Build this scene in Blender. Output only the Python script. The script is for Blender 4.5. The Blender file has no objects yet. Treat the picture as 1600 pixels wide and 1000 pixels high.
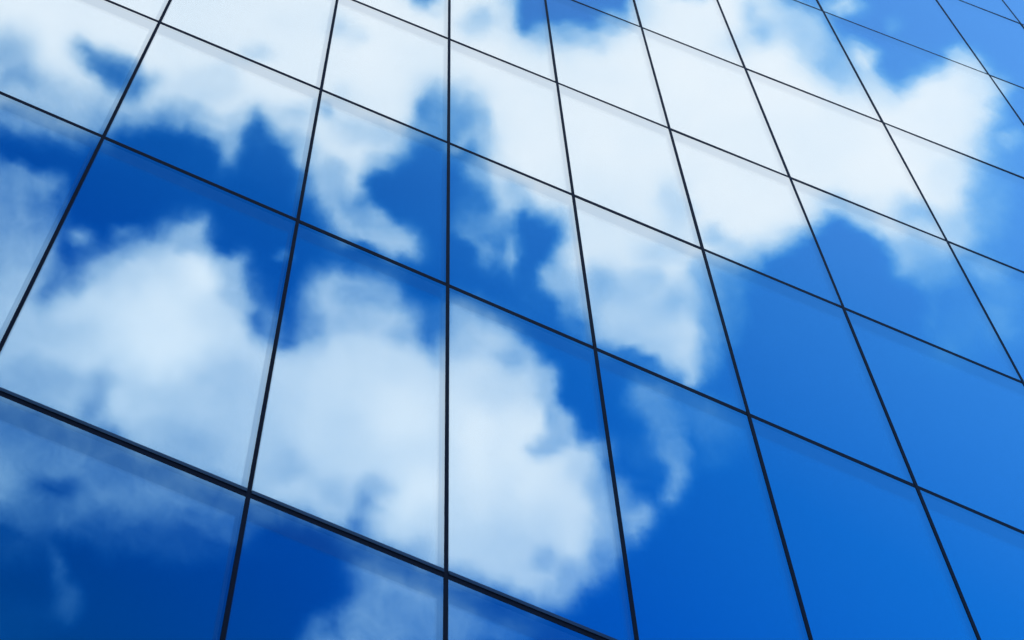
import bpy, math, random
import numpy as np
from mathutils import Matrix, Vector

S = bpy.context.scene
COL = S.collection
R = math.radians

# ---------------------------------------------------------------- camera
# stands on the pavement 5.5 m in front of the glass wall (the plane y = 0), looking up
CAM_D, CAM_H = 5.5, 1.6
cam = bpy.data.cameras.new('camera')
cam.sensor_width, cam.sensor_fit, cam.lens = 36.0, 'HORIZONTAL', 33.75
cam.shift_x, cam.shift_y = 0.37553, -0.25
cam.dof.use_dof, cam.dof.focus_distance, cam.dof.aperture_fstop = True, 8.5, 2.8
cam.clip_start, cam.clip_end = 0.05, 5000
camo = bpy.data.objects.new('camera', cam)
COL.objects.link(camo)
right = Vector((0.92506984, -0.27244339, 0.26461366))
down = Vector((0.37816437, 0.72526935, -0.5753052))
fwd = Vector((-0.03517808, 0.63226495, 0.77395319))
m = Matrix((right, -down, -fwd)).transposed().to_4x4()
m.translation = Vector((0, -CAM_D, CAM_H))
camo.matrix_world = m
S.camera = camo

# ---------------------------------------------------------------- sun and exposure
SUN_AZ, SUN_EL = 60.0, 50.0          # azimuth from +Y (behind the building) towards +X
sun = bpy.data.lights.new('sun', 'SUN')
sun.energy, sun.angle, sun.color = 3.0, R(0.5), (1.0, 0.95, 0.87)
suno = bpy.data.objects.new('sun', sun)
COL.objects.link(suno)
sd = Vector((math.sin(R(SUN_AZ)) * math.cos(R(SUN_EL)), math.cos(R(SUN_AZ)) * math.cos(R(SUN_EL)), math.sin(R(SUN_EL))))
suno.rotation_euler = sd.to_track_quat('Z', 'Y').to_euler()
suno.location = sd * 60
S.view_settings.view_transform = 'Standard'
S.view_settings.look = 'None'
S.view_settings.exposure = 0.0
S.view_settings.gamma = 1.0

# ---------------------------------------------------------------- sky with its clouds
# Cloud cover of the part of the sky opposite the glass wall. The clouds are drawn as soft shapes at
# image pixel positions (the camera's central projection of the sky mirrored in the wall, 1500 pixels per unit of
# tangent), then read off by azimuth (columns, from straight in front of the wall) and elevation (rows).
AZ0, AZ1, EL0, EL1 = -20.0, 71.0, 17.0, 58.5
NU, NV = 250, 108
CS, CP = 0.25, 60
CW, CH = int(1600 * CS) + 2 * CP, int(1000 * CS) + 2 * CP
cyy, cxx = np.mgrid[0:CH, 0:CW]
X, Y = (cxx - CP + 0.5) / CS, (cyy - CP + 0.5) / CS
A = np.zeros((CH, CW))


def smooth(mk, s):
    s = max(s * CS, 0.3)
    p = int(3 * s) + 2
    k = np.exp(-0.5 * (np.arange(-p, p + 1) / s) ** 2)
    k /= k.sum()
    mk = np.pad(mk, p, mode='edge')
    mk = sum(k[i] * mk[:, i:i + CW] for i in range(2 * p + 1))
    return sum(k[i] * mk[i:i + CH] for i in range(2 * p + 1))


def P(val, soft, pts, k=1.0):
    """A polygon of cloud (or clear sky) with a soft edge."""
    global A
    mk = np.zeros((CH, CW), bool)
    for (x0, y0), (x1, y1) in zip(pts, pts[1:] + pts[:1]):
        if y0 != y1:
            mk ^= (Y >= min(y0, y1)) & (Y < max(y0, y1)) & (X < x0 + (Y - y0) * (x1 - x0) / (y1 - y0))
    mk = smooth(mk.astype(float), soft) * k
    A = A * (1 - mk) + val * mk


def B(val, x, y, rx, ry=None, rot=0, k=1.0):
    """A soft oval puff of cloud (or a thin spot in one)."""
    global A
    ry = ry or rx
    c, s = math.cos(R(rot)), math.sin(R(rot))
    dx, dy = X - x, Y - y
    a, b = (dx * c + dy * s) / rx, (-dx * s + dy * c) / ry
    mk = np.exp(-0.5 * ((a * a + b * b) * 1.6) ** 1.25) * k
    A = A * (1 - mk) + val * mk


def fractal(seed, scale, octaves):
    rs = np.random.default_rng(seed)
    o, amp, tot = np.zeros_like(A), 1.0, 0.0
    for _ in range(octaves):
        n = int(2100 / scale) + 8
        gr = rs.normal(size=(n, n))
        gx, gy = (X + CP / CS) / scale + 1, (Y + CP / CS) / scale + 1
        ix, iy = gx.astype(int), gy.astype(int)
        fx, fy = gx - ix, gy - iy
        fx, fy = fx * fx * (3 - 2 * fx), fy * fy * (3 - 2 * fy)
        o += amp * ((gr[iy, ix] * (1 - fx) + gr[iy, ix + 1] * fx) * (1 - fy) + (gr[iy + 1, ix] * (1 - fx) + gr[iy + 1, ix + 1] * fx) * fy)
        tot += amp * amp
        amp *= 0.55
        scale /= 2
    return o / math.sqrt(tot)


def lookup(F, x, y):
    gx = np.clip(x * CS + CP - 0.5, 0, CW - 1.001)
    gy = np.clip(y * CS + CP - 0.5, 0, CH - 1.001)
    ix, iy = gx.astype(int), gy.astype(int)
    fx, fy = gx - ix, gy - iy
    return (F[iy, ix] * (1 - fx) + F[iy, ix + 1] * fx) * (1 - fy) + (F[iy + 1, ix] * (1 - fx) + F[iy + 1, ix + 1] * fx) * fy


# ---- top band
P(.93,23,[(-250,-250),(790,-250),(790,-5),(808,15),(812,45),(855,52),(900,58),(940,45),(990,20),(1000,-250),(1130,-250),(1200,-20),(1260,40),(1300,100),(1325,150),(1345,130),(1330,80),(1365,95),(1385,135),(1405,142),(1440,125),(1470,95),(1490,78),(1530,98),(1560,118),(1572,150),(1552,180),(1540,220),(1535,260),(1540,330),(1530,380),(1490,400),(1455,385),(1440,420),(1420,440),(1395,410),(1370,380),(1345,352),(1300,340),(1270,352),(1240,375),(1210,392),(1170,408),(1130,420),(1110,450),(1115,490),(1118,530),(1105,560),(1095,600),(1078,588),(1060,565),(1020,555),(990,535),(955,538),(935,520),(915,490),(895,465),(860,430),(870,385),(880,360),(850,340),(820,330),(790,350),(755,362),(730,350),(700,335),(700,322),(740,340),(770,310),(755,265),(745,230),(748,190),(720,155),(690,148),(672,165),(668,195),(640,232),(620,265),(580,270),(572,290),(585,320),(600,345),(640,365),(652,385),(640,405),(615,405),(560,378),(510,345),(498,300),(490,250),(465,235),(440,228),(425,205),(405,182),(380,190),(372,215),(365,258),(350,245),(340,215),(300,196),(260,196),(235,182),(215,190),(190,205),(150,205),(110,200),(60,190),(0,185),(-250,180)])
# top-left shading
B(.55,0,75,45,35); B(.42,32,122,40,24,-10); B(.6,70,150,60,30); B(.6,140,165,55,30,20); B(.45,150,192,40,16,25);B(.5,70,180,50,14,15)
P(.15,10,[(97,72),(150,80),(210,84),(205,105),(195,135),(180,155),(165,135),(150,112),(125,100)])
P(.06,8,[(200,118),(225,122),(252,108),(248,125),(228,142),(215,162),(195,165),(185,160)])
B(.55,205,172,22,12); B(.85,270,140,50,30); B(.62,300,172,60,16,12); B(.45,180,195,30,12)
P(.02,9,[(185,212),(215,190),(250,200),(290,200),(330,222),(350,262),(300,290),(180,260)])
B(.5,356,222,9,34,8); B(.45,272,186,22,10)
P(.03,9,[(376,196),(402,178),(425,205),(440,240),(430,290),(380,290),(368,255)])
B(.68,462,180,22,16);B(.75,400,78,26,14);B(.76,535,38,22,18);B(.78,560,58,18,14)
B(.5,508,172,18,12,20);B(.78,540,150,26,14,20);B(.72,560,205,50,25,25);B(.7,600,215,30,20)
P(.28,13,[(668,142),(700,146),(735,168),(744,205),(730,232),(690,232),(658,222),(640,245),(625,250),(645,222),(668,192)])
B(.38,722,212,26,7,-35);B(.35,748,185,12,20)
P(.05,9,[(636,-20),(655,18),(672,14),(692,-20)]); B(.65,745,38,34,16)
# blue notch near top x=800-990
P(.01,6,[(785,-60),(808,8),(814,46),(835,50),(870,40),(900,46),(935,44),(945,28),(985,20),(995,-60)])
B(.5,870,52,30,12,20);B(.55,905,58,35,10,20);B(.4,955,32,25,8,20)
B(.5,1085,-5,25,12);B(.5,1190,50,26,22);B(.6,1170,15,20,20);B(.8,1150,70,25)
# right top
B(.55,1252,35,30,22);B(.45,1282,62,20,22,40);B(.32,1308,100,16,24,-20);B(.7,1262,85,18,16)
P(.02,9,[(1352,-80),(1800,-80),(1800,180),(1600,142),(1560,112),(1532,90),(1492,70),(1470,88),(1442,118),(1405,138),(1385,120),(1378,95),(1345,66),(1305,38),(1320,25),(1350,12)])
B(.6,1318,6,34,14);B(.45,1345,76,36,7,8);B(.8,1338,95,18,24,-30);B(.25,1402,36,12,14)
B(.8,1520,140,40,40);B(.9,1460,160,60,40);B(.6,1570,130,16,14)
P(.08,12,[(1585,120),(1800,150),(1800,420),(1530,420),(1545,330),(1540,250),(1552,200),(1575,160)])
B(.45,1570,218,22,14,-30);B(.35,1560,170,14,20);B(.3,1560,300,30,40)
# below row C right
B(.85,1490,270,40,30);B(.62,1500,350,34,34,10);B(.3,1545,330,30,40);B(.5,1430,330,40,24,20);B(.62,1340,330,40,18,15);B(.6,1300,312,30,14,10)
P(.01,7,[(1272,358),(1300,342),(1345,353),(1368,370),(1376,398),(1392,405),(1412,435),(1440,462),(1500,480),(1600,700),(1150,700),(1130,560),(1122,470),(1150,425),(1190,402),(1220,398),(1250,372)])
B(.55,1408,396,20,30,-35);B(.5,1432,400,26,40,-20);B(.3,1465,430,40,30);B(.22,1560,490,60,50);B(.35,1540,420,30,24)
B(.28,1448,492,7,26,20);B(.12,1490,520,40,40)
# centre
B(.65,1052,322,16,26,0);B(.45,1015,432,30,18,0);B(.85,980,375,50,40);B(.72,985,460,60,30);B(.6,935,470,14,50,-10);B(.72,1080,440,20,40);B(.6,1120,375,40,12,20)
B(.5,1100,420,18,24);B(.3,1120,470,24,50);B(.35,1135,440,30,20)
P(.03,10,[(800,318),(830,345),(855,338),(872,350),(880,365),(862,385),(852,425),(850,455),(872,475),(900,505),(920,545),(860,530),(780,480),(700,440),(600,430),(660,400),(690,380),(690,350),(715,362),(745,388),(778,412),(795,400),(800,370)])
B(.5,860,415,14,22);B(.55,880,440,26,20,20);B(.6,800,300,18,24);B(.55,800,395,14,26);B(.3,890,490,16,24);B(.45,825,325,20,12,30)
P(.10,10,[(700,270),(735,275),(758,300),(770,320),(755,350),(735,335),(715,320),(700,315)])
B(.4,735,268,26,14,20);B(.36,735,372,36,10,38);B(.4,765,395,16,18);B(.18,688,335,12,14);B(.25,665,258,20,10)
B(.6,615,330,14,14);B(.45,565,335,34,14,38);B(.55,610,385,34,16,25);B(.7,525,290,18,35,-10);B(.65,470,240,12,20);B(.55,600,262,26,12)
P(.02,9,[(575,285),(600,275),(640,262),(665,245),(698,258),(698,400),(665,395),(650,370),(625,355),(600,335),(585,315)])
B(.2,675,250,22,12)
B(.75,985,510,50,30);B(.6,1060,545,30,28,40);B(.72,1078,575,10,26,-15);B(.25,1030,575,24,10,20);B(.1,985,548,30,10,20);B(.3,1112,540,12,30);B(.35,945,535,14,10)
# left of V0
P(.45,10,[(-200,255),(0,258),(40,272),(95,282),(108,312),(85,352),(60,402),(30,470),(0,540),(-200,700)])
B(.22,52,322,14,22);B(.35,0,300,20,30);B(.3,20,262,30,8,20);B(.65,0,470,30,40);B(.55,0,400,30,40);B(.1,90,330,10,20)
B(.42,20,185,45,14,20);B(.35,-20,170,40,18)
# big left cloud
P(.82,18,[(52,468),(85,455),(110,440),(130,418),(158,398),(185,396),(240,386),(250,372),(285,372),(272,352),(310,345),(319,358),(322,388),(350,400),(370,398),(384,425),(380,442),(395,480),(415,515),(440,545),(470,545),(478,500),(470,470),(482,438),(510,424),(575,438),(620,464),(650,492),(660,530),(672,555),(692,545),(695,505),(702,470),(740,482),(780,505),(800,525),(842,562),(868,574),(876,608),(872,625),(888,640),(896,652),(892,680),(906,692),(922,682),(934,690),(945,760),(955,830),(950,880),(920,905),(900,915),(880,940),(858,958),(830,930),(700,895),(388,770),(0,610),(-200,520),(0,540)])
B(.45,125,368,20,18,20);B(.12,128,396,14,8);B(.3,198,368,24,12);B(.18,198,378,14,7);B(.08,76,445,10,18,20);B(.25,95,428,14,14);B(.5,120,440,24,14,-30)
B(.62,155,415,30,16);B(.5,195,402,30,9);B(.75,200,430,40,20);B(.95,240,500,60,60);B(.9,290,400,20,24);B(.95,310,440,24,30,-30)
B(.5,368,415,14,20);B(.55,360,470,18,30,-30);B(.75,330,490,30);B(.7,90,520,60,30);B(.62,50,600,60,40);B(.66,330,610,60,50);B(.7,300,690,60,40);B(.75,385,660,30,40)
B(.48,152,615,18,42,28);B(.42,140,640,24,24);B(.55,100,600,50,20)
B(.12,395,510,14,24,-20);B(.15,440,528,26,14,10);B(.35,490,510,20,30)
B(.6,545,490,60,30);B(.45,560,455,50,16,10);B(.55,620,520,24,18);B(.2,668,530,20,30,-10);B(.2,685,510,14,26)
B(.85,540,600,80,40);B(.93,620,650,60,60);B(.95,740,680,40,80);B(.9,820,720,60,80);B(.78,440,620,30,50);B(.72,420,720,30,40)
B(.5,718,500,20,26);B(.65,725,540,30,24);B(.55,790,560,26,24);B(.8,790,610,60,30)
B(.5,850,700,26,18,-25);B(.5,870,615,14,24);B(.55,870,665,24,18);B(.6,915,725,22,26)
B(.38,566,785,26,34,20);B(.22,555,818,28,16,20);B(.55,590,755,30,14);B(.95,650,760,40,40)
B(.72,760,850,50,40);B(.5,850,868,18,20);B(.5,932,790,18,50);B(.3,930,870,20,30);B(.5,880,905,26,18);B(.42,850,932,26,16);B(.75,820,890,40,18)
# clear pane right, wisps
B(.12,905,505,16,10,20)
B(.35,1030,622,42,24,20);B(.22,1092,645,34,22,20);B(.3,1055,680,26,26);B(.42,1060,720,12,38,-10);B(.16,1135,690,40,30);B(.18,985,635,18,20)
B(.45,998,800,24,20,-35);B(.35,975,765,12,20);B(.4,1066,745,14,14,-40);B(.3,985,825,12,10);B(.3,950,700,14,20)
# below row A
P(.30,20,[(-200,560),(0,620),(388,785),(400,830),(330,825),(260,815),(180,820),(100,790),(60,810),(0,800),(-200,800)])
B(.46,0,745,40,40);B(.06,90,765,36,18,0);B(.2,60,820,30,20);B(.28,230,770,60,24,12);B(.15,350,830,50,16);B(.05,330,860,60,20)
B(.13,92,885,14,36,-10);B(.15,108,940,24,24);B(.04,30,965,50,40);B(.12,130,825,30,14)
B(.25,420,810,40,14,20)
P(.36,14,[(535,868),(600,885),(700,925),(780,960),(740,1010),(700,1100),(460,1100),(485,985),(515,968),(550,940),(565,905)])
B(.12,525,990,18,10);B(.22,790,985,40,20);B(.42,640,920,50,20,20)
# ---- second pass: finer shapes
# upper left
B(.74,330,128,50,26);B(.36,30,390,50,50);B(.30,60,330,26,40);B(.5,10,455,36,36);B(.12,85,300,16,26)
P(.42,7,[(0,258),(30,262),(60,276),(92,284),(98,296),(60,290),(20,280),(0,276)])
P(.55,6,[(350,205),(360,200),(368,215),(366,240),(362,262),(352,250),(346,225)])
P(.5,7,[(300,196),(330,200),(345,216),(340,228),(320,214)])
B(.04,412,250,26,34,-10);B(.10,402,208,14,22)
P(.60,8,[(500,262),(520,250),(545,255),(548,285),(565,315),(595,335),(625,362),(645,372),(650,386),(640,402),(612,402),(570,382),(528,350),(507,325),(500,295)])
B(.42,548,332,34,14,42);B(.5,600,362,30,12,38);B(.28,566,318,14,12);B(.62,622,392,24,10,30)
P(.03,7,[(570,292),(582,276),(612,270),(640,258),(660,232),(696,232),(697,300),(696,360),(668,385),(655,372),(640,356),(612,340),(592,322)])
B(.5,650,205,24,14,-40);B(.25,664,178,14,26,20)
B(.22,712,188,12,34);B(.4,735,185,14,40,-10);B(.55,752,205,14,40)
# centre
B(.74,1048,325,26,40);B(.62,1000,470,56,34,20);B(.5,1060,470,30,30);B(.55,940,440,24,30);B(.72,1030,390,40,24)
B(.62,1000,520,60,18);B(.78,1068,548,18,22);B(.7,1080,582,9,20,-15);B(.16,958,545,22,8,20)
B(.06,1010,552,26,8,22)
B(.35,1118,505,18,50);B(.14,1140,480,20,40)
P(.04,6,[(808,338),(832,350),(855,346),(868,358),(862,380),(852,402),(845,440),(838,470),(818,470),(806,430),(812,380)])
# large lower cloud
B(.66,330,620,60,46,15);B(.58,300,700,70,36,15);B(.58,50,598,70,32,15);B(.7,240,600,50,40);B(.68,390,690,30,50)
B(.60,440,725,50,24,20);B(.64,520,770,30,24,20)
P(.02,7,[(800,500),(828,528),(846,556),(866,568),(878,590),(880,608),(874,626),(888,640),(898,655),(895,682),(906,693),(922,681),(934,688),(945,690),(925,545),(860,520)])
P(.72,7,[(890,712),(908,700),(920,688),(928,692),(926,715),(930,745),(900,760),(880,740)])
B(.48,868,690,24,12,-30);B(.46,858,650,14,24);B(.6,845,600,16,24)
P(.55,6,[(258,388),(284,374),(274,354),(284,356),(312,344),(319,358),(322,386),(308,396),(270,400)])
B(.6,300,372,12,10,-30)
P(.6,8,[(345,400),(372,398),(382,422),(374,436),(380,470),(360,450),(345,430)])
B(.02,352,380,22,10,30);B(.2,398,465,10,30,-14)
# wisps in the clear panes
P(.36,8,[(985,606),(1020,606),(1060,632),(1075,660),(1062,690),(1072,735),(1058,765),(1044,770),(1050,735),(1040,690),(1020,665),(1010,640)])
B(.10,1000,690,26,34);B(.5,1064,736,9,24,18);B(.05,1088,712,14,26)
P(.5,6,[(972,770),(988,782),(1000,790),(1022,788),(1012,806),(994,820),(976,834)])
B(.05,1000,750,22,12)
# above and right
B(.55,1262,60,34,28,35);B(.4,1296,92,16,26,-22);B(.5,1306,116,10,14)
P(.05,7,[(1376,92),(1390,84),(1420,62),(1470,78),(1448,108),(1418,132),(1402,140),(1390,130),(1384,112)])
P(.7,5,[(1475,92),(1488,76),(1502,84),(1500,100),(1484,102)])
B(.34,1025,622,34,18,25);B(.16,1100,655,46,40);B(.10,1130,700,30,30)
P(.30,8,[(1010,612),(1040,622),(1062,650),(1062,685),(1074,720),(1074,742),(1060,768),(1044,782),(1046,760),(1056,735),(1046,700),(1034,668),(1018,640)])
B(.08,1022,715,16,30,-10)
B(.32,150,760,90,34,10);B(.34,260,775,60,24,12);B(.06,95,762,30,16);B(.2,330,815,60,14,15)
B(.35,440,395,14,8);B(.03,560,400,60,12,25)
B(.72,400,690,40,60);B(.93,270,520,70,50);B(.95,250,560,40,40)
B(.02,610,300,26,24)
B(.46,0,405,44,36);B(.62,0,480,36,40);B(.7,10,520,24,24)
B(.42,1064,738,8,26,15);B(.42,1048,770,8,14,20);B(.06,1085,690,10,30)
B(.74,330,622,60,46,15);B(.9,955,348,40,40);B(.88,565,148,30,22);B(.82,330,128,40,20)
B(.60,20,440,46,26);B(.68,0,485,50,34);B(.5,60,400,24,40)
B(.34,705,175,26,30);B(.5,716,215,30,8,-35)
B(.2,130,812,120,22,8);B(.08,240,848,140,24,8);B(.06,30,860,40,26)
B(.6,852,872,18,18)


A = np.clip(A, 0, 1)
A = lookup(A, X + 6 * fractal(1, 45, 5), Y + 6 * fractal(2, 45, 5))      # ragged edges
A = np.clip(A + fractal(3, 90, 5) * 0.06 * np.sqrt(np.clip(A * (1 - A), 0, 1)), 0, 1)
ga, ge = np.meshgrid(np.radians(np.linspace(AZ0, AZ1, NU)), np.radians(np.linspace(EL0, EL1, NV)))
hx, hy, hz = np.cos(ge) * np.sin(ga), np.cos(ge) * np.cos(ga), np.sin(ge)
c1 = 0.92507 * hx - 0.27244 * hy + 0.26461 * hz
c2 = 0.37816 * hx + 0.72527 * hy - 0.57531 * hz
c3 = -0.03518 * hx + 0.63226 * hy + 0.77395 * hz
COVER = lookup(A, 199.15 + 1500 * c1 / c3, 100.0 + 1500 * c2 / c3)

world = bpy.data.worlds.new('World')
S.world = world
world.use_nodes = True
nt = world.node_tree
nt.nodes.clear()


class G:
    """Little helper that wires shader nodes in order."""
    def __init__(self, nt):
        self.nt = nt

    def node(self, kind, **kw):
        n = self.nt.nodes.new(kind)
        for k, v in kw.items():
            setattr(n, k, v)
        return n

    def put(self, sock, v):
        if hasattr(v, 'is_output'):
            self.nt.links.new(v, sock)
        else:
            sock.default_value = v

    def math(self, op, a, b=0.0, clamp=False):
        n = self.node('ShaderNodeMath', operation=op, use_clamp=clamp)
        self.put(n.inputs[0], a)
        self.put(n.inputs[1], b)
        return n.outputs[0]

    def vec(self, op, a, b=(0, 0, 0)):
        n = self.node('ShaderNodeVectorMath', operation=op)
        self.put(n.inputs[0], a)
        if op == 'SCALE':
            self.put(n.inputs['Scale'], b)
        elif op not in ('ABSOLUTE', 'NORMALIZE'):
            self.put(n.inputs[1], b)
        return n.outputs['Value'] if op in ('DOT_PRODUCT', 'LENGTH') else n.outputs['Vector']

    def noise(self, vec, scale, detail, rough=0.55):
        n = self.node('ShaderNodeTexNoise')
        self.put(n.inputs['Vector'], vec)
        n.inputs['Scale'].default_value = scale
        n.inputs['Detail'].default_value = detail
        n.inputs['Roughness'].default_value = rough
        return n

    def ramp(self, fac, stops, interp='LINEAR'):
        n = self.node('ShaderNodeValToRGB')
        cr = n.color_ramp
        cr.interpolation = interp
        while len(cr.elements) < len(stops):
            cr.elements.new(0.5)
        for e, (p, c) in zip(cr.elements, stops):
            e.position = p
            e.color = (*c, 1)
        self.put(n.inputs[0], fac)
        return n.outputs[0]


g = G(nt)
d0 = g.node('ShaderNodeTexCoord').outputs['Generated']
# ragged cloud edges: bend the direction by two octaves of turbulence
w1 = g.vec('SCALE', g.vec('SUBTRACT', g.noise(d0, 44.0, 7.0, 0.62).outputs['Color'], (0.5, 0.5, 0.5)), 0.012)
d = g.vec('NORMALIZE', g.vec('ADD', d0, w1))
sx = g.node('ShaderNodeSeparateXYZ')
g.put(sx.inputs[0], d)
azi = g.math('ARCTAN2', sx.outputs[0], g.math('MULTIPLY', sx.outputs[1], -1.0))
ele = g.math('ARCSINE', sx.outputs[2])
u = g.math('DIVIDE', g.math('SUBTRACT', azi, R(AZ0)), R(AZ1 - AZ0))
v = g.math('MULTIPLY', g.math('SUBTRACT', ele, R(EL0)), (NV - 1) / R(EL1 - EL0))
uc = g.math('ADD', u, 0.0, clamp=True)
vc = g.math('MINIMUM', g.math('MAXIMUM', v, 0.0), NV - 1.0)
cu = g.node('ShaderNodeCombineXYZ')
for i in range(3):
    g.put(cu.inputs[i], uc)
cv = g.node('ShaderNodeCombineXYZ')
for i in range(3):
    g.put(cv.inputs[i], vc)
cu, cv = cu.outputs[0], cv.outputs[0]
cover = None
for r in range(0, NV, 3):
    n = g.node('ShaderNodeRGBCurve')
    for ch in range(3):
        cm = n.mapping.curves[ch]
        vals = [float(k) for k in COVER[r + ch]]
        # leave out points that a straight line already hits
        keep = [0]
        for i in range(1, NU - 1):
            a, b = vals[keep[-1]], vals[i + 1]
            ok = all(abs(a + (b - a) * (k - keep[-1]) / (i + 1 - keep[-1]) - vals[k]) < 0.004 for k in range(keep[-1] + 1, i + 1))
            if not ok:
                keep.append(i)
        keep.append(NU - 1)
        cm.points[0].location = (0.0, vals[0])
        cm.points[1].location = (1.0, vals[-1])
        for i in keep[1:-1]:
            cm.points.new(i / (NU - 1), vals[i])
        for p in cm.points:
            p.handle_type = 'VECTOR'
    n.mapping.update()
    g.put(n.inputs['Color'], cu)
    wgt = g.vec('MAXIMUM', g.vec('SUBTRACT', (1, 1, 1), g.vec('ABSOLUTE', g.vec('SUBTRACT', cv, (r, r + 1, r + 2)))), (0, 0, 0))
    t = g.vec('DOT_PRODUCT', n.outputs['Color'], wgt)
    cover = t if cover is None else g.math('ADD', cover, t)
# fine fibrous texture where the cloud is neither solid nor absent
tn = g.noise(d, 38.0, 8.0, 0.62)
tn.inputs['Distortion'].default_value = 0.6
tex = tn.outputs[0]
thin = g.math('SUBTRACT', 1.0, cover)
mid = g.math('MULTIPLY', cover, g.math('MULTIPLY', thin, thin))
cover = g.math('ADD', cover, g.math('MULTIPLY', g.math('MULTIPLY', g.math('SUBTRACT', tex, 0.5), mid), 1.8), clamp=True)
# the rest of the sky carries ordinary broken cloud
far = g.ramp(g.noise(d0, 3.2, 7.0).outputs[0], [(0.48, (0, 0, 0)), (0.64, (1, 1, 1))])


def window(x, lo, hi, soft):
    a = g.math('DIVIDE', g.math('SUBTRACT', x, lo - soft), soft, clamp=True)
    b = g.math('DIVIDE', g.math('SUBTRACT', hi + soft, x), soft, clamp=True)
    return g.math('MULTIPLY', a, b)


inside = g.math('MULTIPLY', window(u, 0.0, 1.0, 0.08), window(v, 0.0, NV - 1.0, 8.0))
mixc = g.node('ShaderNodeMix', data_type='FLOAT')
g.put(mixc.inputs[0], inside)
g.put(mixc.inputs[2], far)
g.put(mixc.inputs[3], cover)
cover = mixc.outputs[0]
# clear sky: Nishita, deepened away from the sun's side
sky = g.node('ShaderNodeTexSky', sky_type='NISHITA', sun_disc=False)
sky.sun_elevation, sky.sun_rotation = R(SUN_EL), R(SUN_AZ)
tt = g.vec('DOT_PRODUCT', d0, (0.15, 0.70, 0.70))
deep = g.ramp(g.math('DIVIDE', g.math('ADD', tt, 0.45), 0.9),
              [(0.056, (0.001, 0.088, 0.215)), (0.222, (0.001, 0.107, 0.325)), (0.388, (0.003, 0.150, 0.445)),
               (0.554, (0.014, 0.220, 0.508)), (0.720, (0.066, 0.312, 0.575)), (0.886, (0.155, 0.395, 0.635))])
blue = g.vec('SCALE', g.vec('MULTIPLY', sky.outputs[0], deep), 3.5)
# thin cloud lets the red of the sunlight through last
pw = g.node('ShaderNodeCombineXYZ')
for i, e in enumerate((2.0, 1.35, 0.98)):
    g.put(pw.inputs[i], g.math('POWER', cover, e))
white = (11.65, 11.6, 11.5)
tot = g.vec('ADD', blue, g.vec('MULTIPLY', g.vec('SUBTRACT', white, blue), pw.outputs[0]))
bg = g.node('ShaderNodeBackground')
g.put(bg.inputs['Color'], tot)
bg.inputs['Strength'].default_value = 0.1
out = g.node('ShaderNodeOutputWorld')
nt.links.new(bg.outputs[0], out.inputs[0])
world.cycles.sampling_method = 'MANUAL'
world.cycles.sample_map_resolution = 256


# ---------------------------------------------------------------- materials
def material(name):
    mt = bpy.data.materials.new(name)
    mt.use_nodes = True
    mt.node_tree.nodes.clear()
    q = G(mt.node_tree)
    o = q.node('ShaderNodeOutputMaterial')
    return mt, q, o


def principled(name, col, rough, metal=0.0, var=0.25, scale=6.0, bump=0.0, spec=0.5):
    mt, q, o = material(name)
    p = q.node('ShaderNodeBsdfPrincipled')
    pos = q.node('ShaderNodeTexCoord').outputs['Object']
    nz = q.noise(pos, scale, 5.0)
    c = q.ramp(nz.outputs[0], [(0.3, tuple(x * (1 - var) for x in col)), (0.7, tuple(x * (1 + var) for x in col))])
    q.put(p.inputs['Base Color'], c)
    p.inputs['Roughness'].default_value = rough
    p.inputs['Metallic'].default_value = metal
    p.inputs['Specular IOR Level'].default_value = spec
    if bump:
        b = q.node('ShaderNodeBump')
        b.inputs['Strength'].default_value = bump
        b.inputs['Distance'].default_value = 0.004
        q.put(b.inputs['Height'], nz.outputs[0])
        q.put(p.inputs['Normal'], b.outputs[0])
    mt.node_tree.links.new(p.outputs[0], o.inputs[0])
    return mt


def glass(name):
    """Blue solar-control coating: strong mirror, part of the light goes on to the inner pane."""
    mt, q, o = material(name)
    lw = q.node('ShaderNodeLayerWeight')
    lw.inputs['Blend'].default_value = 0.5
    fac = lw.outputs['Facing']                       # 0 looking straight at the pane, 1 grazing
    refl = q.ramp(fac, [(0.07, (0.60,) * 3), (0.38, (0.69,) * 3), (0.55, (0.73,) * 3), (1.0, (1.0,) * 3)])
    tint = q.ramp(fac, [(0.07, (0.535, 0.775, 1.0)), (0.38, (0.795, 0.90, 1.0)), (0.55, (0.855, 0.93, 1.0)), (1.0, (1, 1, 1))])
    pos = q.node('ShaderNodeTexCoord').outputs['Object']
    # the faint roller-wave of tempered glass
    b = q.node('ShaderNodeBump')
    b.inputs['Strength'].default_value = 0.05
    b.inputs['Distance'].default_value = 0.01
    q.put(b.inputs['Height'], q.noise(pos, 1.3, 2.0).outputs[0])
    gl = q.node('ShaderNodeBsdfGlossy')
    gl.inputs['Roughness'].default_value = 0.0
    q.put(gl.inputs['Color'], tint)
    q.put(gl.inputs['Normal'], b.outputs[0])
    tr = q.node('ShaderNodeBsdfTransparent')
    mx = q.node('ShaderNodeMixShader')
    q.put(mx.inputs[0], refl)
    mt.node_tree.links.new(tr.outputs[0], mx.inputs[1])
    mt.node_tree.links.new(gl.outputs[0], mx.inputs[2])
    mt.node_tree.links.new(mx.outputs[0], o.inputs[0])
    return mt


def clear(name):
    mt, q, o = material(name)
    tr = q.node('ShaderNodeBsdfTransparent')
    tr.inputs['Color'].default_value = (0.99, 1.0, 1.0, 1)
    mt.node_tree.links.new(tr.outputs[0], o.inputs[0])
    return mt


def inner_mirror(name):
    mt, q, o = material(name)
    gl = q.node('ShaderNodeBsdfGlossy')
    gl.inputs['Roughness'].default_value = 0.0
    gl.inputs['Color'].default_value = (0.9, 0.9, 0.9, 1)
    mt.node_tree.links.new(gl.outputs[0], o.inputs[0])
    return mt


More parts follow.
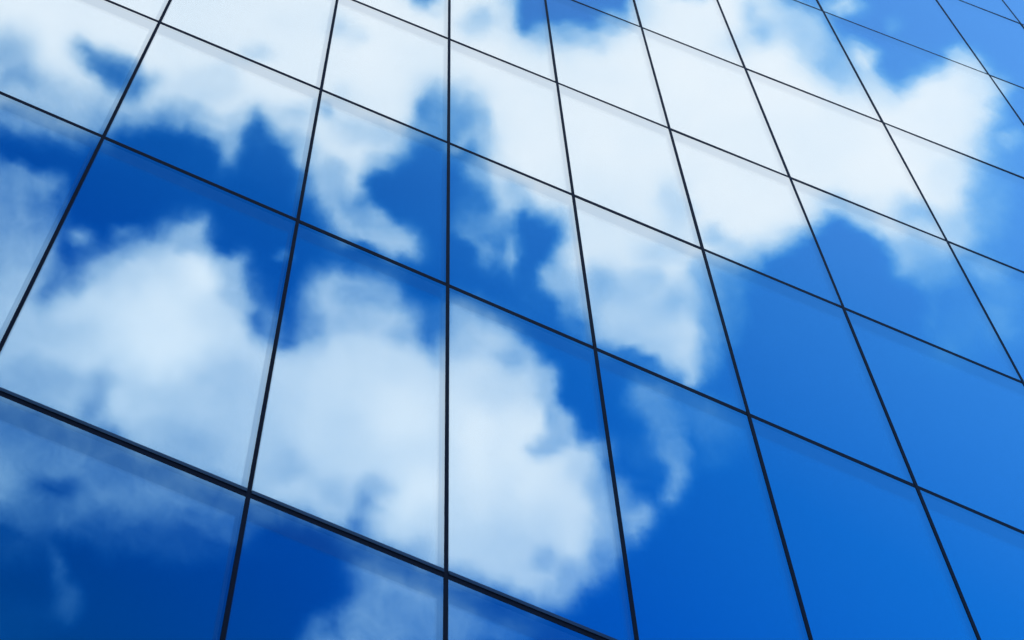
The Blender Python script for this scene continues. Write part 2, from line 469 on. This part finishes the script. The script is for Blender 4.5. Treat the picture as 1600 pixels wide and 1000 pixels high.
M_GLASS, M_CLEAR, M_INNER = glass('coated_glass'), clear('clear_glass'), inner_mirror('inner_glass')
M_JOINT = principled('black_silicone', (0.002, 0.008, 0.026), 0.5, var=0.3, scale=9.0, spec=0.2)
M_FRAME = principled('grey_frame', (0.07, 0.23, 0.46), 0.6, var=0.12)
M_BLACK = principled('black_edge', (0.006, 0.007, 0.009), 0.7, spec=0.1)
M_CAP = principled('blue_grey_metal', (0.05, 0.095, 0.155), 0.4, metal=0.8, var=0.15, scale=3.0)
M_PAVE = principled('pavement_concrete', (0.27, 0.265, 0.25), 0.85, var=0.2, scale=1.5, bump=0.4)
M_WALL = principled('dark_concrete', (0.05, 0.05, 0.055), 0.8)


# ---------------------------------------------------------------- mesh helpers
def mesh_obj(name, verts, faces, mats, parent=None, loc=(0, 0, 0), slots=None, kind=None):
    me = bpy.data.meshes.new(name)
    me.from_pydata([tuple(Vector(p) - Vector(loc)) for p in verts], [], faces)
    for mm in mats:
        me.materials.append(mm)
    if slots:
        for p, s in zip(me.polygons, slots):
            p.material_index = s
    me.update()
    o = bpy.data.objects.new(name, me)
    COL.objects.link(o)
    o.location = loc
    if parent:
        o.parent = parent
    if kind:
        o['kind'] = kind
    return o


BOXF = [(0, 1, 2, 3), (7, 6, 5, 4), (0, 4, 5, 1), (1, 5, 6, 2), (2, 6, 7, 3), (3, 7, 4, 0)]


def slab(quad, y0, y1):
    """A box from a quad in the wall's plane [(x, z) x 4, anticlockwise seen from outside]."""
    return [(x, y0, z) for x, z in quad] + [(x, y1, z) for x, z in quad]


# ---------------------------------------------------------------- ground
mesh_obj('ground', [(-900, -900, 0), (900, -900, 0), (900, 900, 0), (-900, 900, 0)], [(0, 1, 2, 3)], [M_PAVE], kind='structure')

# ---------------------------------------------------------------- the glass building
b = bpy.data.objects.new('glass_building', None)
COL.objects.link(b)
b['label'] = 'tall office building facade of mirrored blue glass panes reflecting white clouds, with thin black joints'
b['category'] = 'building'

# joints of the wall: (x at eye height, lean) and (height above eye level at x = 0, slope)
VJ = [(-2.02, 0.005), (-0.372, 0.0239), (1.502, -0.0018), (2.810, -0.0020), (4.078, -0.0031), (5.361, -0.0016),
      (6.767, -0.0048), (8.383, 0.0123), (10.703, 0.0284), (12.037, 0.0455), (14.15, 0.047), (16.1, 0.05), (18.2, 0.052)]
HJ = [(0.75, 0.012), (3.250, 0.0136), (5.726, -0.0219), (7.507, -0.0160), (9.262, -0.0059), (11.187, 0.0103),
      (13.654, 0.0273), (16.230, 0.0205), (18.9, 0.02), (21.6, 0.02)]
HW, HH = 0.0142, 0.0165                       # half the width of the vertical and horizontal joints


def cross(vj, hj, du=0.0, dv=0.0):
    """Where a vertical and a horizontal joint meet, moved du to the right and dv up; (x, z)."""
    a, s = vj
    c, t = hj
    a, c = a + du, c + dv
    z = (c + t * a) / (1 - t * s)
    return (a + s * z, z + CAM_H)


def cell(i, j, l, r, bt, tp):
    """Corners of the cell right of joint i and above joint j, moved in by the four margins."""
    return [cross(VJ[i], HJ[j], l, bt), cross(VJ[i + 1], HJ[j], -r, bt),
            cross(VJ[i + 1], HJ[j + 1], -r, -tp), cross(VJ[i], HJ[j + 1], l, -tp)]


rnd = random.Random(5)
for i in range(len(VJ) - 1):
    for j in range(len(HJ) - 1):
        q = cell(i, j, HW + 0.001, HW + 0.001, HH + 0.001, HH + 0.001)
        cx, cz = sum(p[0] for p in q) / 4, sum(p[1] for p in q) / 4
        o = mesh_obj('glass_pane', slab(q, 0.0, 0.006), BOXF, [M_GLASS, M_CLEAR], b, (cx, 0, cz), [0, 1, 1, 1, 1, 1])
        o.rotation_euler = (R(rnd.gauss(0, 0.05)), 0, R(rnd.gauss(0, 0.05)))
        # behind it: grey frame with a dark glazing edge, and the inner pane
        q2 = cell(i, j, HW + 0.010, HW + 0.038, HW + 0.002, HW + 0.142)
        inner = mesh_obj('inner_pane', slab(q2, 0.0092, 0.016), BOXF, [M_INNER], o, (cx, 0, cz))
        inner.location = (0, 0, 0)
        qa = cell(i, j, 0, 0, 0, 0)
        ring_v = [(x, 0.0085, z) for x, z in qa] + [(x, 0.0085, z) for x, z in q2] + [(x, 0.020, z) for x, z in qa] + [(x, 0.020, z) for x, z in q2]
        fr = []
        for k in range(4):
            k2 = (k + 1) % 4
            fr += [(k, k2, 4 + k2, 4 + k), (8 + k2, 8 + k, 12 + k, 12 + k2), (4 + k, 4 + k2, 12 + k2, 12 + k)]
        f = mesh_obj('frame', ring_v, fr, [M_FRAME], o, (cx, 0, cz))
        f.location = (0, 0, 0)
        qe = cell(i, j, HW + 0.006, HW + 0.014, HW + 0.001, HW + 0.030)
        ed_v = [(x, 0.0068, z) for x, z in qa] + [(x, 0.0068, z) for x, z in qe] + [(x, 0.0078, z) for x, z in qa] + [(x, 0.0078, z) for x, z in qe]
        e = mesh_obj('sealant_edge', ed_v, fr, [M_BLACK], o, (cx, 0, cz))
        e.location = (0, 0, 0)

for i in range(len(VJ)):
    a0, a1 = cross(VJ[i], HJ[0], -HW, -0.3), cross(VJ[i], HJ[0], HW, -0.3)
    a2, a3 = cross(VJ[i], HJ[-1], HW, 0.3), cross(VJ[i], HJ[-1], -HW, 0.3)
    mesh_obj('vertical_joint', slab([a0, a1, a2, a3], -0.004, 0.10), BOXF, [M_JOINT], b)
for j in range(len(HJ)):
    a0, a1 = cross(VJ[0], HJ[j], -0.3, -HH), cross(VJ[-1], HJ[j], 0.3, -HH)
    a2, a3 = cross(VJ[-1], HJ[j], 0.3, HH), cross(VJ[0], HJ[j], -0.3, HH)
    mesh_obj('horizontal_joint', slab([a0, a1, a2, a3], -0.002, 0.09), BOXF, [M_JOINT], b)
# a slim metal trim stands on the lowest joint in view, between the vertical joints
for i in range(len(VJ) - 1):
    q = [cross(VJ[i], HJ[1], HW + 0.002, HH * 0.8), cross(VJ[i + 1], HJ[1], -HW - 0.002, HH * 0.8),
         cross(VJ[i + 1], HJ[1], -HW - 0.002, HW + 0.020), cross(VJ[i], HJ[1], HW + 0.002, HW + 0.020)]
    mesh_obj('metal_trim', slab(q, -0.010, -0.003), BOXF, [M_CAP], b)
# dark storeys behind the glass
mesh_obj('core_wall', slab([(-2.3, 0.0), (18.0, 0.0), (18.9, 23.0), (-2.3, 23.0)], 0.16, 12.0), BOXF, [M_WALL], b)
